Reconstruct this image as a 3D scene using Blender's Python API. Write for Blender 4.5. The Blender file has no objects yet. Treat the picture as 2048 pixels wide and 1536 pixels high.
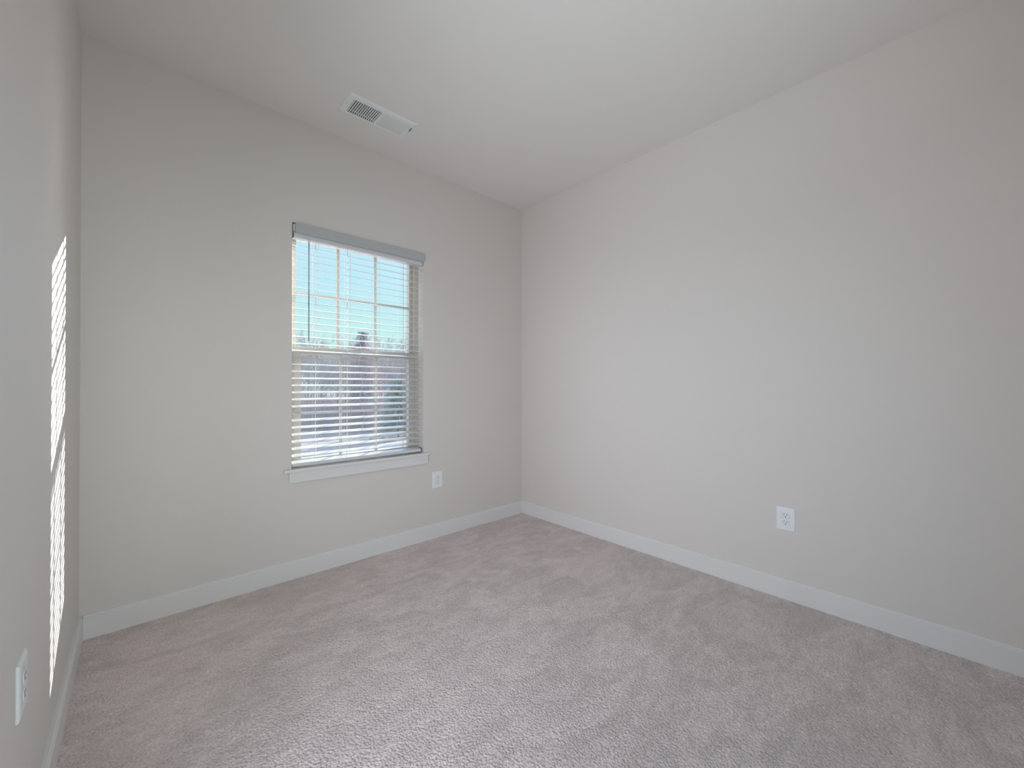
import bpy, bmesh, math, random
from mathutils import Vector, Matrix
sc = bpy.context.scene
COL = sc.collection
R = math.radians

# ------------------------------------------------------------------ camera
CAM = Vector((-2.580, -2.677, 1.144))
YAW = R(42.54)                       # clockwise from +Y
FWD = Vector((math.sin(YAW), math.cos(YAW), 0)); RGT = Vector((math.cos(YAW), -math.sin(YAW), 0))
cd = bpy.data.cameras.new('camera'); cam = bpy.data.objects.new('camera', cd); COL.objects.link(cam)
cd.sensor_fit = 'HORIZONTAL'; cd.sensor_width = 36; cd.lens = 818.5 / 2048 * 36
cd.clip_start = 0.02; cd.clip_end = 600
cam.location = CAM; cam.rotation_euler = (R(90.28), 0, -YAW)
sc.camera = cam

# ------------------------------------------------------------------ sky, sun, fill lamps
SUN_K, SUN_EL = 0.60, R(16.0)
sd = Vector((1, SUN_K, 0)).normalized() * math.cos(SUN_EL) + Vector((0, 0, math.sin(SUN_EL)))
w = bpy.data.worlds.new('sky'); sc.world = w; w.use_nodes = True
n = w.node_tree.nodes; l = w.node_tree.links
bgn = n['Background']; tc = n.new('ShaderNodeTexCoord'); sx = n.new('ShaderNodeSeparateXYZ')
rp = n.new('ShaderNodeValToRGB'); l.new(tc.outputs['Generated'], sx.inputs[0]); l.new(sx.outputs['Z'], rp.inputs[0])
els = rp.color_ramp.elements
els[0].position = 0.0; els[0].color = (.58, .86, .82, 1)
els[1].position = 1.0; els[1].color = (.16, .34, .75, 1)
for p, c in ((.12, (.57, .88, .86, 1)), (.22, (.54, .84, .95, 1)), (.40, (.50, .79, .98, 1))):
    e = els.new(p); e.color = c
dt = n.new('ShaderNodeVectorMath'); dt.operation = 'DOT_PRODUCT'; dt.inputs[1].default_value = sd
l.new(tc.outputs['Generated'], dt.inputs[0])
mx = n.new('ShaderNodeMath'); mx.operation = 'MAXIMUM'; mx.inputs[1].default_value = 0; l.new(dt.outputs['Value'], mx.inputs[0])
pw = n.new('ShaderNodeMath'); pw.operation = 'POWER'; pw.inputs[1].default_value = 30; l.new(mx.outputs[0], pw.inputs[0])
ml = n.new('ShaderNodeMath'); ml.operation = 'MULTIPLY'; ml.inputs[1].default_value = 4.0; l.new(pw.outputs[0], ml.inputs[0])
ad = n.new('ShaderNodeMix'); ad.data_type = 'RGBA'; ad.blend_type = 'ADD'; ad.inputs[0].default_value = 1
cg = n.new('ShaderNodeCombineColor')
for i in range(3): l.new(ml.outputs[0], cg.inputs[i])
l.new(rp.outputs[0], ad.inputs[6]); l.new(cg.outputs[0], ad.inputs[7]); l.new(ad.outputs[2], bgn.inputs[0])
bgn.inputs[1].default_value = 1.05

def lamp(name, kind, energy, color, loc, direction, **kw):
    d = bpy.data.lights.new(name, kind); d.energy = energy; d.color = color
    for k, v in kw.items(): setattr(d, k, v)
    o = bpy.data.objects.new(name, d); COL.objects.link(o); o.location = loc
    o.rotation_euler = Vector(direction).to_track_quat('-Z', 'Y').to_euler()
    return o
XL_ = -2.768
lamp('sun', 'SUN', 23.0, (.98, 1.0, .98), (6, 4, 6), -sd, angle=R(0.6))
# soft blue glow of the open sky round the sun's side
lamp('sky_glow', 'SUN', 4.0, (.55, .72, 1.0), (5, 8, 6), (-.40, -1, -.62), angle=R(76))
# unseen fill lamps added: two in invented wall openings, one aimed at the ceiling
lamp('rear_fill', 'AREA', 3.2, (.86, .97, 1.0), (-2.10, -3.44, 1.1), (-.1, 1, 0), shape='RECTANGLE', size=.7, size_y=1.7, spread=R(70))
lamp('left_fill', 'AREA', 13.0, (.82, .86, 1.0), (XL_ - .05, -1.95, 1.02), (1, .4, 0), shape='RECTANGLE', size=.74, size_y=1.98, spread=R(110))
lamp('ceiling_fill', 'SPOT', 52.0, (.90, .98, 1.0), (-2.35, -2.90, 1.45), (.62, .45, 1), spot_size=R(85), spot_blend=1, shadow_soft_size=.04)

sc.view_settings.view_transform = 'Standard'; sc.view_settings.look = 'None'
sc.view_settings.gamma = 1; sc.view_settings.use_curve_mapping = False
sc.view_settings.exposure = 0.0
sc.cycles.max_bounces = 12; sc.cycles.diffuse_bounces = 8; sc.cycles.transparent_max_bounces = 16
sc.cycles.use_denoising = True; sc.cycles.blur_glossy = .3
sc.cycles.sample_clamp_indirect = 20.0

# ------------------------------------------------------------------ materials
def mat(name, col, rough=.6, spec=.5, var=None, bump=None):
    m = bpy.data.materials.new(name); m.use_nodes = True
    t = m.node_tree; b = t.nodes['Principled BSDF']
    b.inputs['Base Color'].default_value = (*col, 1); b.inputs['Roughness'].default_value = rough
    b.inputs['Specular IOR Level'].default_value = spec
    co = t.nodes.new('ShaderNodeTexCoord')
    sc_, amt = var or (8.0, .03)
    nz = t.nodes.new('ShaderNodeTexNoise'); nz.inputs['Scale'].default_value = sc_; nz.inputs['Detail'].default_value = 3
    t.links.new(co.outputs['Object'], nz.inputs['Vector'])
    hs = t.nodes.new('ShaderNodeMapRange'); hs.inputs[3].default_value = 1 - amt; hs.inputs[4].default_value = 1 + amt
    t.links.new(nz.outputs['Fac'], hs.inputs[0])
    mm = t.nodes.new('ShaderNodeMix'); mm.data_type = 'RGBA'; mm.blend_type = 'MULTIPLY'; mm.inputs[0].default_value = 1
    mm.inputs[6].default_value = (*col, 1); t.links.new(hs.outputs[0], mm.inputs[7])
    t.links.new(mm.outputs[2], b.inputs['Base Color'])
    if bump:
        bs, st, ds = bump
        n2 = t.nodes.new('ShaderNodeTexNoise'); n2.inputs['Scale'].default_value = bs; n2.inputs['Detail'].default_value = 2
        t.links.new(co.outputs['Object'], n2.inputs['Vector'])
        bp = t.nodes.new('ShaderNodeBump'); bp.inputs['Strength'].default_value = st; bp.inputs['Distance'].default_value = ds
        t.links.new(n2.outputs['Fac'], bp.inputs['Height']); t.links.new(bp.outputs[0], b.inputs['Normal'])
    return m

M_wall = mat('greige_wall_paint', (.70, .655, .622), .55, .35, (1.5, .012), (260, .05, .001))
M_ceil = mat('ceiling_paint', (.79, .758, .732), .9, .1, (1.2, .012), (300, .06, .001))
M_trim = mat('white_trim_paint', (.75, .735, .722), .35, .45, (3, .012))
M_vinyl = mat('window_vinyl', (.58, .53, .475), .45, .4, (4, .02))
M_slat = mat('white_slat', (.69, .69, .70), .3, .5, (5, .01))
M_val = mat('valance_grey_white', (.47, .48, .49), .45, .4, (5, .02))
M_cord = mat('white_cord', (.62, .61, .58), .8, .2)
M_wand = mat('grey_wand', (.22, .27, .30), .25, .5)
M_dark = mat('dark_gap', (.03, .032, .035), .7, .2)
M_plate = mat('outlet_plastic', (.84, .85, .86), .3, .5, (9, .01))
M_slot = mat('outlet_slot', (.05, .05, .05), .6, .2)
M_vent = mat('vent_enamel', (.82, .82, .815), .4, .4, (6, .01))
M_duct = mat('duct_dark', (.05, .065, .075), .6, .2)
M_damper = mat('damper_metal', (.16, .19, .21), .5, .4)
M_metal = mat('screw_metal', (.55, .55, .55), .35, .5)
M_ext = mat('siding', (.6, .58, .54), .7, .2)

def carpet_mat():
    m = bpy.data.materials.new('beige_cut_pile_carpet'); m.use_nodes = True
    t = m.node_tree; N = t.nodes; L = t.links; b = N['Principled BSDF']
    b.inputs['Roughness'].default_value = 1; b.inputs['Specular IOR Level'].default_value = .05
    b.inputs['Sheen Weight'].default_value = .25; b.inputs['Sheen Roughness'].default_value = .6
    co = N.new('ShaderNodeTexCoord')
    def noise(s, d, vec=None, r=.6, dist=0):
        z = N.new('ShaderNodeTexNoise'); z.inputs['Scale'].default_value = s; z.inputs['Detail'].default_value = d
        z.inputs['Roughness'].default_value = r; z.inputs['Distortion'].default_value = dist
        L.new(vec or co.outputs['Object'], z.inputs['Vector']); return z
    def mr(sock, a0, a1, b0, b1):
        q = N.new('ShaderNodeMapRange'); q.inputs[1].default_value = a0; q.inputs[2].default_value = a1
        q.inputs[3].default_value = b0; q.inputs[4].default_value = b1; L.new(sock, q.inputs[0]); return q.outputs[0]
    # brushed nap: patches where the pile lies another way
    mp = N.new('ShaderNodeMapping'); mp.inputs['Rotation'].default_value = (0, 0, .7); mp.inputs['Scale'].default_value = (1, 1.9, 1)
    L.new(co.outputs['Object'], mp.inputs[0])
    nap = noise(3.4, 6, mp.outputs[0], r=.62, dist=.9); nap2 = noise(11.0, 5, mp.outputs[0], r=.65, dist=.8)
    tuft = noise(130, 3, r=.75); vo = N.new('ShaderNodeTexVoronoi'); vo.inputs['Scale'].default_value = 120
    L.new(co.outputs['Object'], vo.inputs['Vector'])
    a = mr(nap.outputs['Fac'], .42, .58, .92, 1.07); a2 = mr(nap2.outputs['Fac'], .38, .62, .94, 1.06)
    a3 = mr(tuft.outputs['Fac'], .32, .68, .74, 1.19)
    p1 = N.new('ShaderNodeMath'); p1.operation = 'MULTIPLY'; L.new(a, p1.inputs[0]); L.new(a2, p1.inputs[1])
    p2 = N.new('ShaderNodeMath'); p2.operation = 'MULTIPLY'; L.new(p1.outputs[0], p2.inputs[0]); L.new(a3, p2.inputs[1])
    mm = N.new('ShaderNodeMix'); mm.data_type = 'RGBA'; mm.blend_type = 'MULTIPLY'; mm.inputs[0].default_value = 1
    mm.inputs[6].default_value = (.81, .70, .665, 1); L.new(p2.outputs[0], mm.inputs[7]); L.new(mm.outputs[2], b.inputs['Base Color'])
    h = N.new('ShaderNodeMath'); h.operation = 'ADD'; L.new(tuft.outputs['Fac'], h.inputs[0])
    hv = mr(vo.outputs['Distance'], 0, .8, .5, -.5); L.new(hv, h.inputs[1])
    h2 = N.new('ShaderNodeMath'); h2.operation = 'MULTIPLY_ADD'; L.new(noise(45, 2).outputs['Fac'], h2.inputs[0])
    h2.inputs[1].default_value = .9; L.new(h.outputs[0], h2.inputs[2])
    bp = N.new('ShaderNodeBump'); bp.inputs['Strength'].default_value = 1; bp.inputs['Distance'].default_value = .006
    L.new(h2.outputs[0], bp.inputs['Height']); L.new(bp.outputs[0], b.inputs['Normal'])
    return m
M_carpet = carpet_mat()

def glass_mat():
    m = bpy.data.materials.new('window_glass'); m.use_nodes = True
    t = m.node_tree; N = t.nodes; L = t.links; N.remove(N['Principled BSDF'])
    tr = N.new('ShaderNodeBsdfTransparent'); gl = N.new('ShaderNodeBsdfGlossy'); gl.inputs['Roughness'].default_value = .02
    tr.inputs[0].default_value = (.97, .985, .98, 1)
    lw = N.new('ShaderNodeLayerWeight'); lw.inputs['Blend'].default_value = .5      # Schlick, same on both faces
    p5 = N.new('ShaderNodeMath'); p5.operation = 'POWER'; p5.inputs[1].default_value = 5; L.new(lw.outputs['Facing'], p5.inputs[0])
    fr = N.new('ShaderNodeMath'); fr.operation = 'MULTIPLY_ADD'; fr.inputs[1].default_value = .9; fr.inputs[2].default_value = .02
    L.new(p5.outputs[0], fr.inputs[0]); mi = N.new('ShaderNodeMixShader')
    L.new(fr.outputs[0], mi.inputs[0]); L.new(tr.outputs[0], mi.inputs[1]); L.new(gl.outputs[0], mi.inputs[2])
    L.new(mi.outputs[0], N['Material Output'].inputs[0]); return m
M_glass = glass_mat()
def screen_mat():
    m = bpy.data.materials.new('insect_mesh'); m.use_nodes = True
    t = m.node_tree; N = t.nodes; L = t.links; b = N['Principled BSDF']
    b.inputs['Base Color'].default_value = (.35, .35, .38, 1); b.inputs['Roughness'].default_value = .7
    tr = N.new('ShaderNodeBsdfTransparent'); mi = N.new('ShaderNodeMixShader'); mi.inputs[0].default_value = .22
    L.new(tr.outputs[0], mi.inputs[1]); L.new(b.outputs[0], mi.inputs[2]); L.new(mi.outputs[0], N['Material Output'].inputs[0]); return m
M_screen = screen_mat()

# ------------------------------------------------------------------ helpers
def box(bm, x0, x1, y0, y1, z0, z1, mtx=None, bev=0):
    vs = [bm.verts.new((x, y, z)) for x in (x0, x1) for y in (y0, y1) for z in (z0, z1)]
    fs = [bm.faces.new([vs[i] for i in q]) for q in ((0, 1, 3, 2), (4, 6, 7, 5), (0, 4, 5, 1), (2, 3, 7, 6), (0, 2, 6, 4), (1, 5, 7, 3))]
    if bev:
        es = list({e for f in fs for e in f.edges})
        r = bmesh.ops.bevel(bm, geom=es, offset=bev, segments=2, affect='EDGES', profile=.6)
        vs = list({v for v in r['verts']} | {v for v in vs if v.is_valid})
    if mtx:
        for v in vs: v.co = mtx @ v.co
    return vs
def tube(bm, pts, rad, seg=8, cap=True):
    rings = []
    for i, p in enumerate(pts):
        p = Vector(p); a = Vector(pts[max(i - 1, 0)]); b = Vector(pts[min(i + 1, len(pts) - 1)])
        d = (b - a).normalized(); u = d.orthogonal().normalized()
        if abs(d.z) > .7: u = (Vector((1, 0, 0)) - d * d.x).normalized()
        v = d.cross(u); r = rad[i] if isinstance(rad, (list, tuple)) else rad
        rings.append([bm.verts.new(p + (u * math.cos(2 * math.pi * k / seg) + v * math.sin(2 * math.pi * k / seg)) * r) for k in range(seg)])
    for a, b in zip(rings, rings[1:]):
        for k in range(seg): bm.faces.new((a[k], a[(k + 1) % seg], b[(k + 1) % seg], b[k]))
    if cap: bm.faces.new(rings[0][::-1]); bm.faces.new(rings[-1])
def prism(bm, prof, axis, a0, a1):
    """extrude a profile; axis 'x': prof=(y,z), axis 'y': prof=(x,z)"""
    f = (lambda p, a: (a, p[0], p[1])) if axis == 'x' else (lambda p, a: (p[0], a, p[1]))
    A = [bm.verts.new(f(p, a0)) for p in prof]; B = [bm.verts.new(f(p, a1)) for p in prof]; k = len(prof)
    for i in range(k): bm.faces.new((A[i], A[(i + 1) % k], B[(i + 1) % k], B[i]))
    bm.faces.new(A[::-1]); bm.faces.new(B)
def obj(name, bm, m, parent=None, smooth=False, origin=None):
    bmesh.ops.recalc_face_normals(bm, faces=bm.faces[:])
    if origin is not None: bmesh.ops.translate(bm, verts=bm.verts[:], vec=-Vector(origin))
    me = bpy.data.meshes.new(name); bm.to_mesh(me); bm.free(); me.materials.append(m)
    if smooth: me.polygons.foreach_set('use_smooth', [True] * len(me.polygons))
    o = bpy.data.objects.new(name, me); COL.objects.link(o)
    if origin is not None: o.location = origin
    if parent: o.parent = parent
    return o
def struct(name, bm, m, **k):
    o = obj(name, bm, m, **k); o['kind'] = 'structure'; return o
def empty(name, loc=(0, 0, 0), rot=(0, 0, 0)):
    o = bpy.data.objects.new(name, None); COL.objects.link(o); o.location = loc; o.rotation_euler = rot
    o.empty_display_size = .05; return o
def tag(o, label, cat, group=None, kind=None):
    o['label'] = label; o['category'] = cat
    if group: o['group'] = group
    if kind: o['kind'] = kind
    return o
NB = bmesh.new

# ------------------------------------------------------------------ room shell
XL, YB, H = -2.768, -3.40, 2.743          # left wall, wall behind the camera, ceiling
WX0, WX1, WZ0, WZ1, WT = -1.900, -1.015, .633, 2.122, .16
b = NB(); box(b, XL - .12, .12, YB - 1.3, WT, -.12, 0)
floor = struct('floor', b, M_carpet); floor['label'] = 'beige cut pile carpet over the whole floor'
b = NB(); box(b, XL - .12, .12, YB - 1.3, WT, H, H + .12)
struct('ceiling', b, M_ceil)
b = NB()
for q in ((XL - .12, WX0, 0, H), (WX1, .12, 0, H), (WX0, WX1, 0, WZ0), (WX0, WX1, WZ1, H)):
    box(b, q[0], q[1], 0, WT, q[2], q[3])
bmesh.ops.remove_doubles(b, verts=b.verts[:], dist=1e-5)
struct('wall_back', b, M_wall)
b = NB(); box(b, XL - .12, XL, YB - .12, -2.35, 0, H); box(b, XL - .12, XL, -1.55, 0, 0, H); box(b, XL - .12, XL, -2.35, -1.55, 2.05, H)  # unseen opening made to hold the left fill lamp
struct('wall_left', b, M_wall)
b = NB(); box(b, 0, .12, YB - .12, 0, 0, H); struct('wall_right', b, M_wall)
b = NB()
for q in ((XL, -2.50, 0, H), (-1.30, 0, 0, H), (-2.50, -1.30, 2.05, H)): box(b, q[0], q[1], YB - .12, YB, q[2], q[3])  # opening out of view, invented around the rear fill lamp
struct('wall_front', b, M_wall)

# baseboards: square board with a small stepped cap
def bprof(s, x):      # s = direction out of the wall
    return [(x, .0), (x + s * .0145, .0), (x + s * .0145, .0935), (x + s * .0120, .0955), (x + s * .0120, .1035), (x + s * .0085, .1075), (x, .1085)]
b = NB(); prism(b, bprof(-1, 0), 'x', XL + .0145, -.0145); struct('baseboard_back', b, M_trim)
b = NB(); prism(b, bprof(-1, 0), 'y', YB, 0); struct('baseboard_right', b, M_trim)
b = NB(); prism(b, bprof(1, XL), 'y', -1.55, 0); struct('baseboard_left', b, M_trim)

# ------------------------------------------------------------------ window (structure): frame, sashes, glass, stool and apron
win = empty('window_1', (WX0, .08, WZ0)); win['kind'] = 'structure'
win.location = (0, 0, 0)
b = NB()
FX0, FX1 = WX0 + .028, WX1 - .028
def frame_ring(b, x0, x1, z0, z1, y0, y1, l, r, bt, tp, bev=.0015):
    box(b, x0, x0 + l, y0, y1, z0, z1, bev=bev); box(b, x1 - r, x1, y0, y1, z0, z1, bev=bev)
    box(b, x0 + l, x1 - r, y0, y1, z0, z0 + bt, bev=bev); box(b, x0 + l, x1 - r, y0, y1, z1 - tp, z1, bev=bev)
frame_ring(b, WX0, WX1, .650, WZ1, .076, .158, .028, .028, .012, .030)
# jamb tracks on both sides of the upper half
for x0, x1 in ((WX0 + .028, WX0 + .034), (WX1 - .034, WX1 - .028)):
    box(b, x0, x1, .080, .086, 1.385, 2.09); box(b, x0, x1, .098, .104, 1.385, 2.09)
obj('window_frame', b, M_vinyl, win)
b = NB(); frame_ring(b, WX0 - .06, WX1 + .06, .60, 2.17, .1605, .205, .088, .088, .048, .070); obj('outer_casing', b, M_ext, win)
def sash(name, x0, x1, z0, z1, y0, y1, st, bt, tp, gy):
    b = NB(); frame_ring(b, x0, x1, z0, z1, y0, y1, st, st, bt, tp)
    s = obj(name, b, M_vinyl, win)
    gx0, gx1, gz0, gz1 = x0 + st, x1 - st, z0 + bt, z1 - tp
    b = NB(); box(b, gx0 - .004, gx1 + .004, gy - .002, gy + .002, gz0 - .004, gz1 + .004); obj('pane', b, M_glass, s)
    b = NB()
    for k in (1, 2):
        x = gx0 + (gx1 - gx0) * k / 3; box(b, x - .009, x + .009, gy - .006, gy + .006, gz0, gz1, bev=.002)
    zc = (gz0 + gz1) / 2; 
    for k in range(3):
        xa = gx0 + (gx1 - gx0) * k / 3 + (.009 if k else 0); xb = gx0 + (gx1 - gx0) * (k + 1) / 3 - (.009 if k < 2 else 0)
        box(b, xa, xb, gy - .006, gy + .006, zc - .009, zc + .009, bev=.002)
    obj('grille', b, M_vinyl, s)
    return s
sash('upper_sash', FX0 + .001, FX1 - .001, 1.352, 2.090, .116, .148, .024, .040, .027, .132)
ls = sash('lower_sash', FX0 + .001, FX1 - .001, .664, 1.385, .080, .112, .045, .030, .042, .096)
b = NB(); box(b, -1.50, -1.42, .084, .106, 1.386, 1.394, bev=.002); box(b, -1.475, -1.445, .080, .092, 1.395, 1.403, bev=.002); obj('sash_lock', b, M_vinyl, ls)
b = NB(); box(b, FX0, FX1, .1525, .1535, .665, 1.385); obj('insect_screen', b, M_screen, win)
b = NB(); box(b, -1.945, -.969, -.030, .000, .633, .650, bev=.004); box(b, WX0, WX1, -.004, .078, .633, .6499)
obj('window_sill', b, M_trim, win)
b = NB(); box(b, -1.915, -.984, -.0185, .0, .570, .633, bev=.0015); obj('window_apron', b, M_trim, win)

# ------------------------------------------------------------------ blind
bl = empty('window_blind', (-1.4575, .03, .655))
tag(bl, 'white horizontal slat blind with grey valance hanging inside the window opening', 'blind')
def bobj(name, b, m, parent=bl, **k):
    bmesh.ops.translate(b, verts=b.verts[:], vec=-Vector(bl.location)) if parent is bl or parent.parent is bl else None
    return obj(name, b, m, parent, **k)
b = NB(); box(b, -1.886, -1.013, -.020, -.009, 2.061, 2.119, bev=.0025)
box(b, -1.886, -1.876, -.009, .012, 2.061, 2.119); box(b, -1.023, -1.0155, -.009, .012, 2.061, 2.119)
val = bobj('valance', b, M_val); val['label'] = 'light grey valance board'
b = NB(); box(b, -1.895, -1.020, .0, .055, 2.072, 2.112); 
box(b, -1.890, -1.022, .002, .0035, 2.036, 2.074); box(b, -1.890, -1.022, .0515, .053, 2.036, 2.074); box(b, -1.890, -1.022, .0036, .0515, 2.036, 2.038)
bobj('headrail', b, M_slat)
LAD = (-1.760, -1.563, -1.363, -1.164)
b = NB(); TILT = R(12.8); SY = .031; CH = .0245
zs = [.7235 + .0424 * i for i in range(31)]
for i, z in enumerate(zs):
    x0, x1 = -1.893, -1.027
    jit = random.Random(i).uniform(-.7, .7)
    tl = TILT + R(jit)
    prof = []
    for s in range(7):
        u = -CH + 2 * CH * s / 6; crown = .0012 * (1 - (u / CH) ** 2)
        prof.append((u, crown + .0013))
    for s in range(6, -1, -1):
        u = -CH + 2 * CH * s / 6; crown = .0012 * (1 - (u / CH) ** 2)
        prof.append((u, crown - .0013))
    P = [(SY + u * math.cos(tl) - v * math.sin(tl), z + u * math.sin(tl) + v * math.cos(tl)) for u, v in prof]
    prism(b, P, 'x', x0, x1)
bobj('slats', b, M_slat)
# bottom rail, resting just over the sill, its dark end cap on the right
b = NB(); rot = Matrix.Translation((0, SY, .6755)) @ Matrix.Rotation(R(13), 4, 'X')
box(b, -1.893, -1.029, -.0245, .0245, -.0100, .0095, mtx=rot, bev=.002)
br = bobj('bottom_rail', b, M_slat)
b = NB(); box(b, -1.029, -1.026, -.0240, .0240, -.0104, .0099, mtx=rot); bobj('end_cap', b, M_dark, br)['label'] = 'dark end cap'
b = NB()
b.free()
for x in LAD:
    b = NB(); tube(b, [(x, SY - .012, .6625), (x, SY - .016, .6585)], .006, 10); bobj('cord_plug', b, M_slat, br)
for x in LAD:
    b = NB()
    for dy in (-.0262, .0262):
        for dx in (-.009, .009):
            tube(b, [(x + dx, SY + dy, 2.04 - (2.04 - .672) * k / 12) for k in range(13)], .0007, 4)
    for z in zs:
        tube(b, [(x, SY - .0262 * math.cos(TILT), z - .0262 * math.sin(TILT) - .0035), (x, SY + .0262 * math.cos(TILT), z + .0262 * math.sin(TILT) - .0035)], .0006, 4)
    bobj('ladder_cord', b, M_cord)
    b = NB(); tube(b, [(x + .003, SY, 2.04), (x + .003, SY, .675)], .0009, 4); bobj('lift_cord', b, M_cord)
# loose cord tail in front of the slats
b = NB()
pts = [(-1.497 + .012 * math.sin(k * .9) + .0016 * k, .001, 1.44 - .032 * k) for k in range(20)]
tube(b, pts, .0013, 5); bobj('loose_cord', b, M_cord)
b = NB(); tube(b, [(-1.808, -.006, 2.018), (-1.808, -.006, 1.417)], [.0036, .0046], 6); wd = bobj('tilt_wand', b, M_wand); wd['label'] = 'grey tilt wand'
b = NB(); tube(b, [(-1.808, .004, 2.045), (-1.808, -.004, 2.034), (-1.808, -.0065, 2.014)], .0042, 8); bobj('wand_hook', b, M_slat, wd)

# ------------------------------------------------------------------ outlets
def circle_pts(cx, cy, r, n=20): return [(cx + r * math.cos(2 * math.pi * i / n), cy + r * math.sin(2 * math.pi * i / n)) for i in range(n)]
def outlet(loc, rz, label, flip=False):
    """built in local x (width), z (height), facing -y"""
    t = empty('wall_outlet', loc, (0, 0, rz)); tag(t, label, 'outlet', 'duplex outlets low on the three walls')
    W2, H2, D = .0435, .0615, .0062
    # plate ring with two openings, built as a bevelled slab; receptacles stand a little proud
    b = NB()
    outer = [(-W2, -H2), (W2, -H2), (W2, H2), (-W2, H2)]
    v0 = [b.verts.new((x, 0, z)) for x, z in outer]; v1 = [b.verts.new((x, -.0022, z)) for x, z in outer]
    v2 = [b.verts.new((x * .955, -.0048, z * .967)) for x, z in outer]; v3 = [b.verts.new((x * .87, -D, z * .905)) for x, z in outer]
    for A, B in ((v0, v1), (v1, v2), (v2, v3)):
        for i in range(4): b.faces.new((A[i], A[(i + 1) % 4], B[(i + 1) % 4], B[i]))
    b.faces.new(v3); b.faces.new(v0[::-1])
    obj('cover_plate', b, M_plate, t)
    for s in (1, -1):
        zc = s * .0195; b = NB()
        # receptacle face: circle with flattened top and bottom
        pr = [(x, max(-.0135, min(.0135, z))) for x, z in circle_pts(0, 0, .0172, 28)]
        A = [b.verts.new((x * 1.06, -D + .0004, zc + z * 1.06)) for x, z in pr]; Bm = [b.verts.new((x, -D - .0016, zc + z)) for x, z in pr]
        for i in range(28): b.faces.new((A[i], A[(i + 1) % 28], Bm[(i + 1) % 28], Bm[i]))
        b.faces.new(Bm); rc = obj('receptacle', b, M_plate, t)
        b = NB(); g = -1 if not flip else 1; y0, y1 = -D - .0019, -D - .0012
        box(b, -.0078, -.0054, y0, y1, zc - g * .0045 - .0048, zc - g * .0045 + .0048)
        box(b, .0054, .0078, y0, y1, zc - g * .0045 - .0038, zc - g * .0045 + .0038)
        q = [(x, max(z, -.0022) if g < 0 else min(z, .0022)) for x, z in circle_pts(0, 0, .0030, 12)]
        A = [b.verts.new((x, y0, zc + g * .0068 + z)) for x, z in q]; C = [b.verts.new((x, y1, zc + g * .0068 + z)) for x, z in q]
        for i in range(12): b.faces.new((A[i], A[(i + 1) % 12], C[(i + 1) % 12], C[i]))
        b.faces.new(A); obj('slots', b, M_slot, rc)
        b = NB()                                   # groove round the receptacle
        A = [b.verts.new((x * 1.13, -D - .0003, zc + z * 1.13)) for x, z in pr]; Bm = [b.verts.new((x * 1.05, -D - .0003, zc + z * 1.05)) for x, z in pr]
        for i in range(28): b.faces.new((A[i], A[(i + 1) % 28], Bm[(i + 1) % 28], Bm[i]))
        obj('groove', b, M_metal, rc)
    b = NB(); tube(b, [(0, -D + .0003, 0), (0, -D - .0010, 0)], [.0032, .0026], 12)
    obj('screw', b, M_plate, t)
    return t
outlet((-.893, 0, .4335), 0, 'white duplex outlet on the window wall, below the right end of the sill', True)
outlet((0, -2.047, .4275), R(-90), 'white duplex outlet on the broad right wall above its baseboard')
outlet((XL, -1.270, .480), R(90), 'white outlet seen edge-on at the lower left on the sunlit left wall')

# ------------------------------------------------------------------ ceiling register
vt = empty('ceiling_vent', (-1.521, -.356, H)); tag(vt, 'white rectangular louvred air register in the ceiling above the window', 'vent')
VX, VY = .2065, .100
b = NB()   # flange ring with openings for two banks
bx = ((-.171, -.010), (.010, .167)); by = (-.060, .066)
def strip(x0, x1, y0, y1): box(b, x0, x1, y0, y1, -.0075, -.0055)
strip(-.190, bx[0][0], -.084, .084); strip(bx[1][1], .190, -.084, .084); strip(bx[0][1], bx[1][0], by[0], by[1])
strip(bx[0][0], bx[1][1], -.084, by[0]); strip(bx[0][0], bx[1][1], by[1], .084)
# sloping rim down from the ceiling
o_ = [(-VX, -VY), (VX, -VY), (VX, VY), (-VX, VY)]; i_ = [(-.190, -.084), (.190, -.084), (.190, .084), (-.190, .084)]
A = [b.verts.new((x, y, -.0002)) for x, y in o_]; A1 = [b.verts.new((x, y, -.0024)) for x, y in o_]; B_ = [b.verts.new((x, y, -.0075)) for x, y in i_]
for P_, Q_ in ((A, A1), (A1, B_)):
    for i in range(4): b.faces.new((P_[i], P_[(i + 1) % 4], Q_[(i + 1) % 4], Q_[i]))
obj('flange', b, M_vent, vt)
# angled louvres: left bank open towards the room, right bank tipped the other way
for (x0, x1), tilt, nm in ((bx[0], R(-38), 'open louvres'), (bx[1], R(52), 'closed looking louvres')):
    b = NB(); nb = 13 if tilt < 0 else 14
    for k in range(nb):
        x = x0 + (x1 - x0) * (k + .5) / nb
        m_ = Matrix.Translation((x, 0, -.0055)) @ Matrix.Rotation(tilt, 4, 'Y')
        if tilt < 0: box(b, -.0006, .0006, by[0], by[1], -.0035, .0035, mtx=m_)
        else: box(b, -.0046, .0046, by[0], by[1], -.0005, .0005, mtx=Matrix.Translation((x, 0, -.0052)) @ Matrix.Rotation(R(34), 4, 'Y'))
    box(b, x0, x1, -.0445 + .0, -.0425, -.0085, -.0048) if 0 else box(b, x0, x1, .0385, .0405, -.0085, -.0048)
    lv = obj('louvres', b, M_vent, vt); lv['label'] = nm
b = NB(); box(b, -.178, .175, -.072, .072, -.0012, -.0002); obj('throat', b, M_duct, vt)
b = NB(); box(b, .184, .186, -.050, -.016, -.0150, -.0070); box(b, .1875, .1905, -.030, -.014, -.013, -.0074); obj('damper_lever', b, M_damper, vt)
for sx_ in (-1, 1):
    b = NB(); tube(b, [(sx_ * .193 - .002, 0, -.0066), (sx_ * .193 - .002, 0, -.0084)], [.0034, .0022], 10); obj('screw', b, M_metal, vt)

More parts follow.
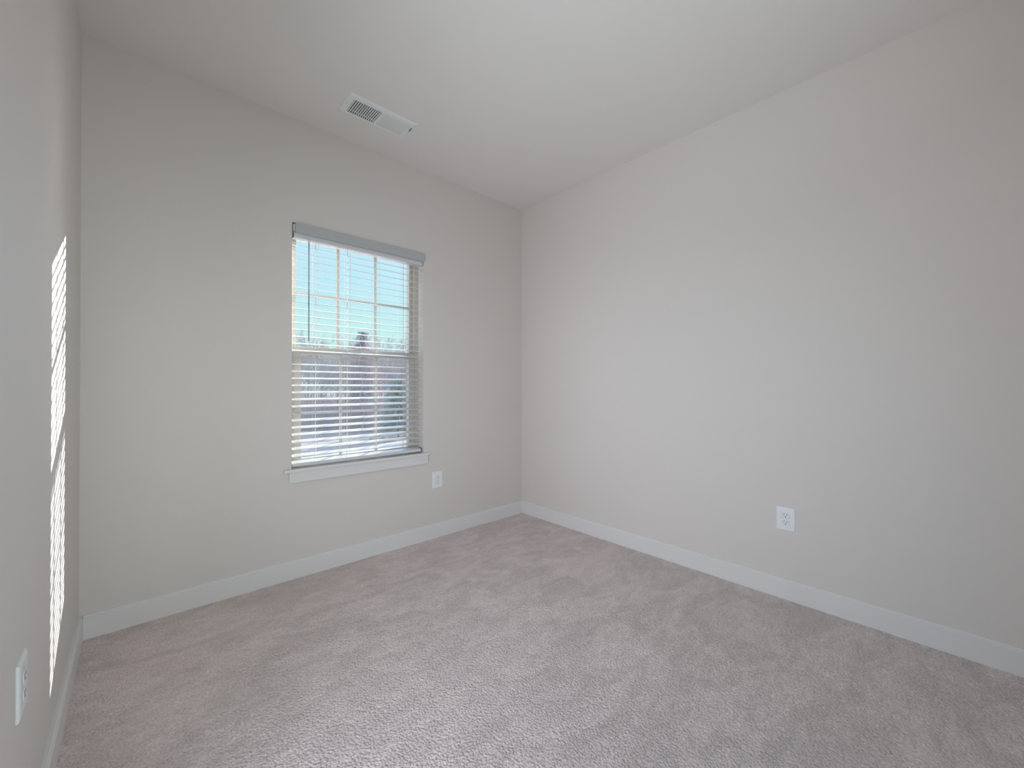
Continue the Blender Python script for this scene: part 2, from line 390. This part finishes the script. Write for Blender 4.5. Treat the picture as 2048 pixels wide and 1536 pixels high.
# ------------------------------------------------------------------ outdoors
GZ = -3.3
def at(px, t, z=GZ):
    p = CAM + FWD * t + RGT * ((px - 1024) / 818.5 * t); return Vector((p.x, p.y, z))
M_ground = mat('dry_pale_grass', (.50, .41, .39), .95, .05, (.6, .16), (9, .5, .05))
M_bark = mat('grey_bark', (.46, .39, .42), .9, .1, (3, .25))
M_bark2 = mat('reddish_bark', (.56, .38, .40), .9, .1, (3, .25))
M_green = mat('evergreen_needles', (.50, .50, .50), .85, .1, (1.2, .35))
M_green2 = mat('olive_needles', (.55, .56, .45), .85, .1, (1.5, .3))
M_brush = mat('twig_brush', (.50, .40, .44), .95, .05, (1.0, .3))
rnd = random.Random(4)
b = NB(); gv = {}
c0 = at(700, 60)
for i in range(41):
    for j in range(41):
        x = -120 + i * 7; y = .4 + j * 4.2
        hgt = .35 * math.sin(x * .07) * math.cos(y * .09) + max(0, (y - 34)) * .012
        gv[i, j] = b.verts.new((x, y, GZ + hgt))
for i in range(40):
    for j in range(40): b.faces.new((gv[i, j], gv[i + 1, j], gv[i + 1, j + 1], gv[i, j + 1]))
struct('ground', b, M_ground)
def gz(p): return GZ + .35 * math.sin(p.x * .07) * math.cos(p.y * .09) + max(0, p.y - 34) * .012 - .1

def grow(seed, height, spread=.55, levels=4):
    r = random.Random(seed); V = []; F = []
    def seg(p, q, r0, r1, k):
        d = (q - p).normalized(); u = d.orthogonal().normalized(); v = d.cross(u); s = len(V)
        for c, rr in ((p, r0), (q, r1)):
            for a in range(k): V.append(c + (u * math.cos(6.2832 * a / k) + v * math.sin(6.2832 * a / k)) * rr)
        for a in range(k): F.append((s + a, s + (a + 1) % k, s + k + (a + 1) % k, s + k + a))
    def branch(p, d, L, rad, lev):
        n_ = 5 if lev == 0 else 3
        pos = p.copy(); pts = [pos.copy()]
        for i in range(n_):
            d = (d + Vector((r.uniform(-1, 1), r.uniform(-1, 1), r.uniform(-.2, .6))) * (.08 + .07 * lev)).normalized()
            pos = pos + d * (L / n_); pts.append(pos.copy())
        k = 6 if lev == 0 else (4 if lev == 1 else 3)
        for i in range(n_): seg(pts[i], pts[i + 1], rad * (1 - .75 * i / n_), rad * (1 - .75 * (i + 1) / n_), k)
        if lev < levels:
            cnt = (9, 5, 4, 4, 3)[lev]
            for c in range(cnt):
                f = r.uniform(.35 if lev == 0 else .25, 1.0); i = min(int(f * n_), n_ - 1)
                q = pts[i].lerp(pts[i + 1], f * n_ - i)
                a = r.uniform(0, 6.283); e = r.uniform(.45, 1.0)
                side = d.orthogonal().normalized(); side.rotate(Matrix.Rotation(a, 3, d))
                nd = (d * (1.15 - spread * e) + side * (.45 + spread * e * .7) + Vector((0, 0, .22))).normalized()
                branch(q, nd, L * r.uniform(.38, .55), rad * (1 - .75 * f) * .62 + .010, lev + 1)
    branch(Vector((0, 0, 0)), Vector((0, 0, 1)), height, height * .016, 0)
    me = bpy.data.meshes.new('bare_tree'); me.from_pydata([tuple(v) for v in V], [], F); return me
def evergreen(seed, height, width, m_leaf, name, label):
    r = random.Random(seed); V = []; F = []
    for i in range(1100):
        f = r.random() ** .8; z = height * (.12 + .88 * f); rad = width * (1 - f * .97) ** .45 * (.90 + .10 * math.sin(f * 17 + r.uniform(0, 3))) * r.uniform(.3, 1.15) + .12
        a = r.uniform(0, 6.283); rad0 = rad * .35; L_ = rad - rad0
        dz = -.22 * L_ + .1; wv = .07 + .10 * L_
        o_ = Vector((math.cos(a), math.sin(a), 0)); s_ = Vector((-o_.y, o_.x, 0)); st = len(V)
        for q in (0, .35, .7, 1.0):
            c = o_ * (rad0 + L_ * q) + Vector((0, 0, z + dz * q + .12 * math.sin(q * 3)))
            ww = wv * (1.1 - q) ; V.extend([c + s_ * ww, c + Vector((0, 0, .10 * (1 - q) + .02)), c - s_ * ww, c - Vector((0, 0, .06 * (1 - q) + .01))])
        for q in range(3):
            for k in range(4): F.append((st + q * 4 + k, st + q * 4 + (k + 1) % 4, st + q * 4 + 4 + (k + 1) % 4, st + q * 4 + 4 + k))
    t = empty(name); tag(t, label, 'tree')
    b = NB(); tube(b, [(0, 0, 0), (0, 0, height * .95)], [height * .018, .02], 7); obj('trunk', b, M_bark, t)
    me = bpy.data.meshes.new('foliage'); me.from_pydata([tuple(v) for v in V], [], F); me.materials.append(m_leaf)
    f = bpy.data.objects.new('foliage', me); COL.objects.link(f); f.parent = t
    return t
protos = [grow(11, 9.6), grow(23, 8.6, .7), grow(37, 10.4, .45)]
for i, me in enumerate(protos): me.materials.append(M_bark)
red = protos[1].copy(); red.materials.clear(); red.materials.append(M_bark2); protos.append(red)
spots = []
r_ = random.Random(9)
for row, (dep, cnt) in enumerate(((44, 9), (51, 10), (60, 12), (72, 13))):
    for k in range(cnt):
        spots.append((570 + 320 * (k + r_.uniform(.2, .8)) / cnt, dep + r_.uniform(-3, 3)))
for i, (px, t) in enumerate(spots):
    o = bpy.data.objects.new('bare_tree', protos[r_.choice((0, 0, 1, 2, 3) if px > 740 else (0, 1, 2, 2, 0))]); COL.objects.link(o)
    p = at(px, t); p.z = gz(p); o.location = p; o.rotation_euler = (0, 0, r_.uniform(0, 6.28))
    s = ((r_.uniform(86, 114) + 8 * math.sin(px * .045)) / 818.5 * t + 1.144 - p.z) / max(v.co.z for v in o.data.vertices); o.scale = (s, s, s)
    tag(o, 'leafless grey deciduous tree in the woods seen through the window', 'tree', 'bare trees of the woods beyond the window')
e1 = evergreen(5, 11.2, 2.6, M_green, 'evergreen_tree', 'tall grey-green evergreen rising above the bare treetops, between the two window bars')
p = at(726, 52); p.z = gz(p); e1.location = p
e2 = evergreen(8, 5.4, 2.1, M_green2, 'evergreen_bush', 'pale olive rounded evergreen in the lower right window pane'); e2['category'] = 'bush'
p = at(797, 38); p.z = gz(p); e2.location = p
# thicket of countless thin stems along the foot of the woods
V = []; F = []
for i in range(15000):
    p = at(r_.uniform(560, 880), r_.uniform(41, 75)); p.z = gz(p)
    h_ = r_.uniform(1.2, 4.3) * (.7 + .3 * math.sin(p.x * .8)); lean = Vector((r_.uniform(-.5, .5), r_.uniform(-.5, .5), 1)) * h_
    rr = r_.uniform(.008, .022); s = len(V); q = p + lean
    for c, k in ((p, 1), (q, .3)):
        for a in range(3): V.append((c.x + rr * k * math.cos(a * 2.094), c.y + rr * k * math.sin(a * 2.094), c.z))
    for a in range(3): F.append((s + a, s + (a + 1) % 3, s + 3 + (a + 1) % 3, s + 3 + a))
me = bpy.data.meshes.new('undergrowth'); me.from_pydata(V, [], F); me.materials.append(M_brush)
o = bpy.data.objects.new('undergrowth', me); COL.objects.link(o)
tag(o, 'mauve tangle of twigs at the foot of the woods outside', 'undergrowth', kind='stuff')
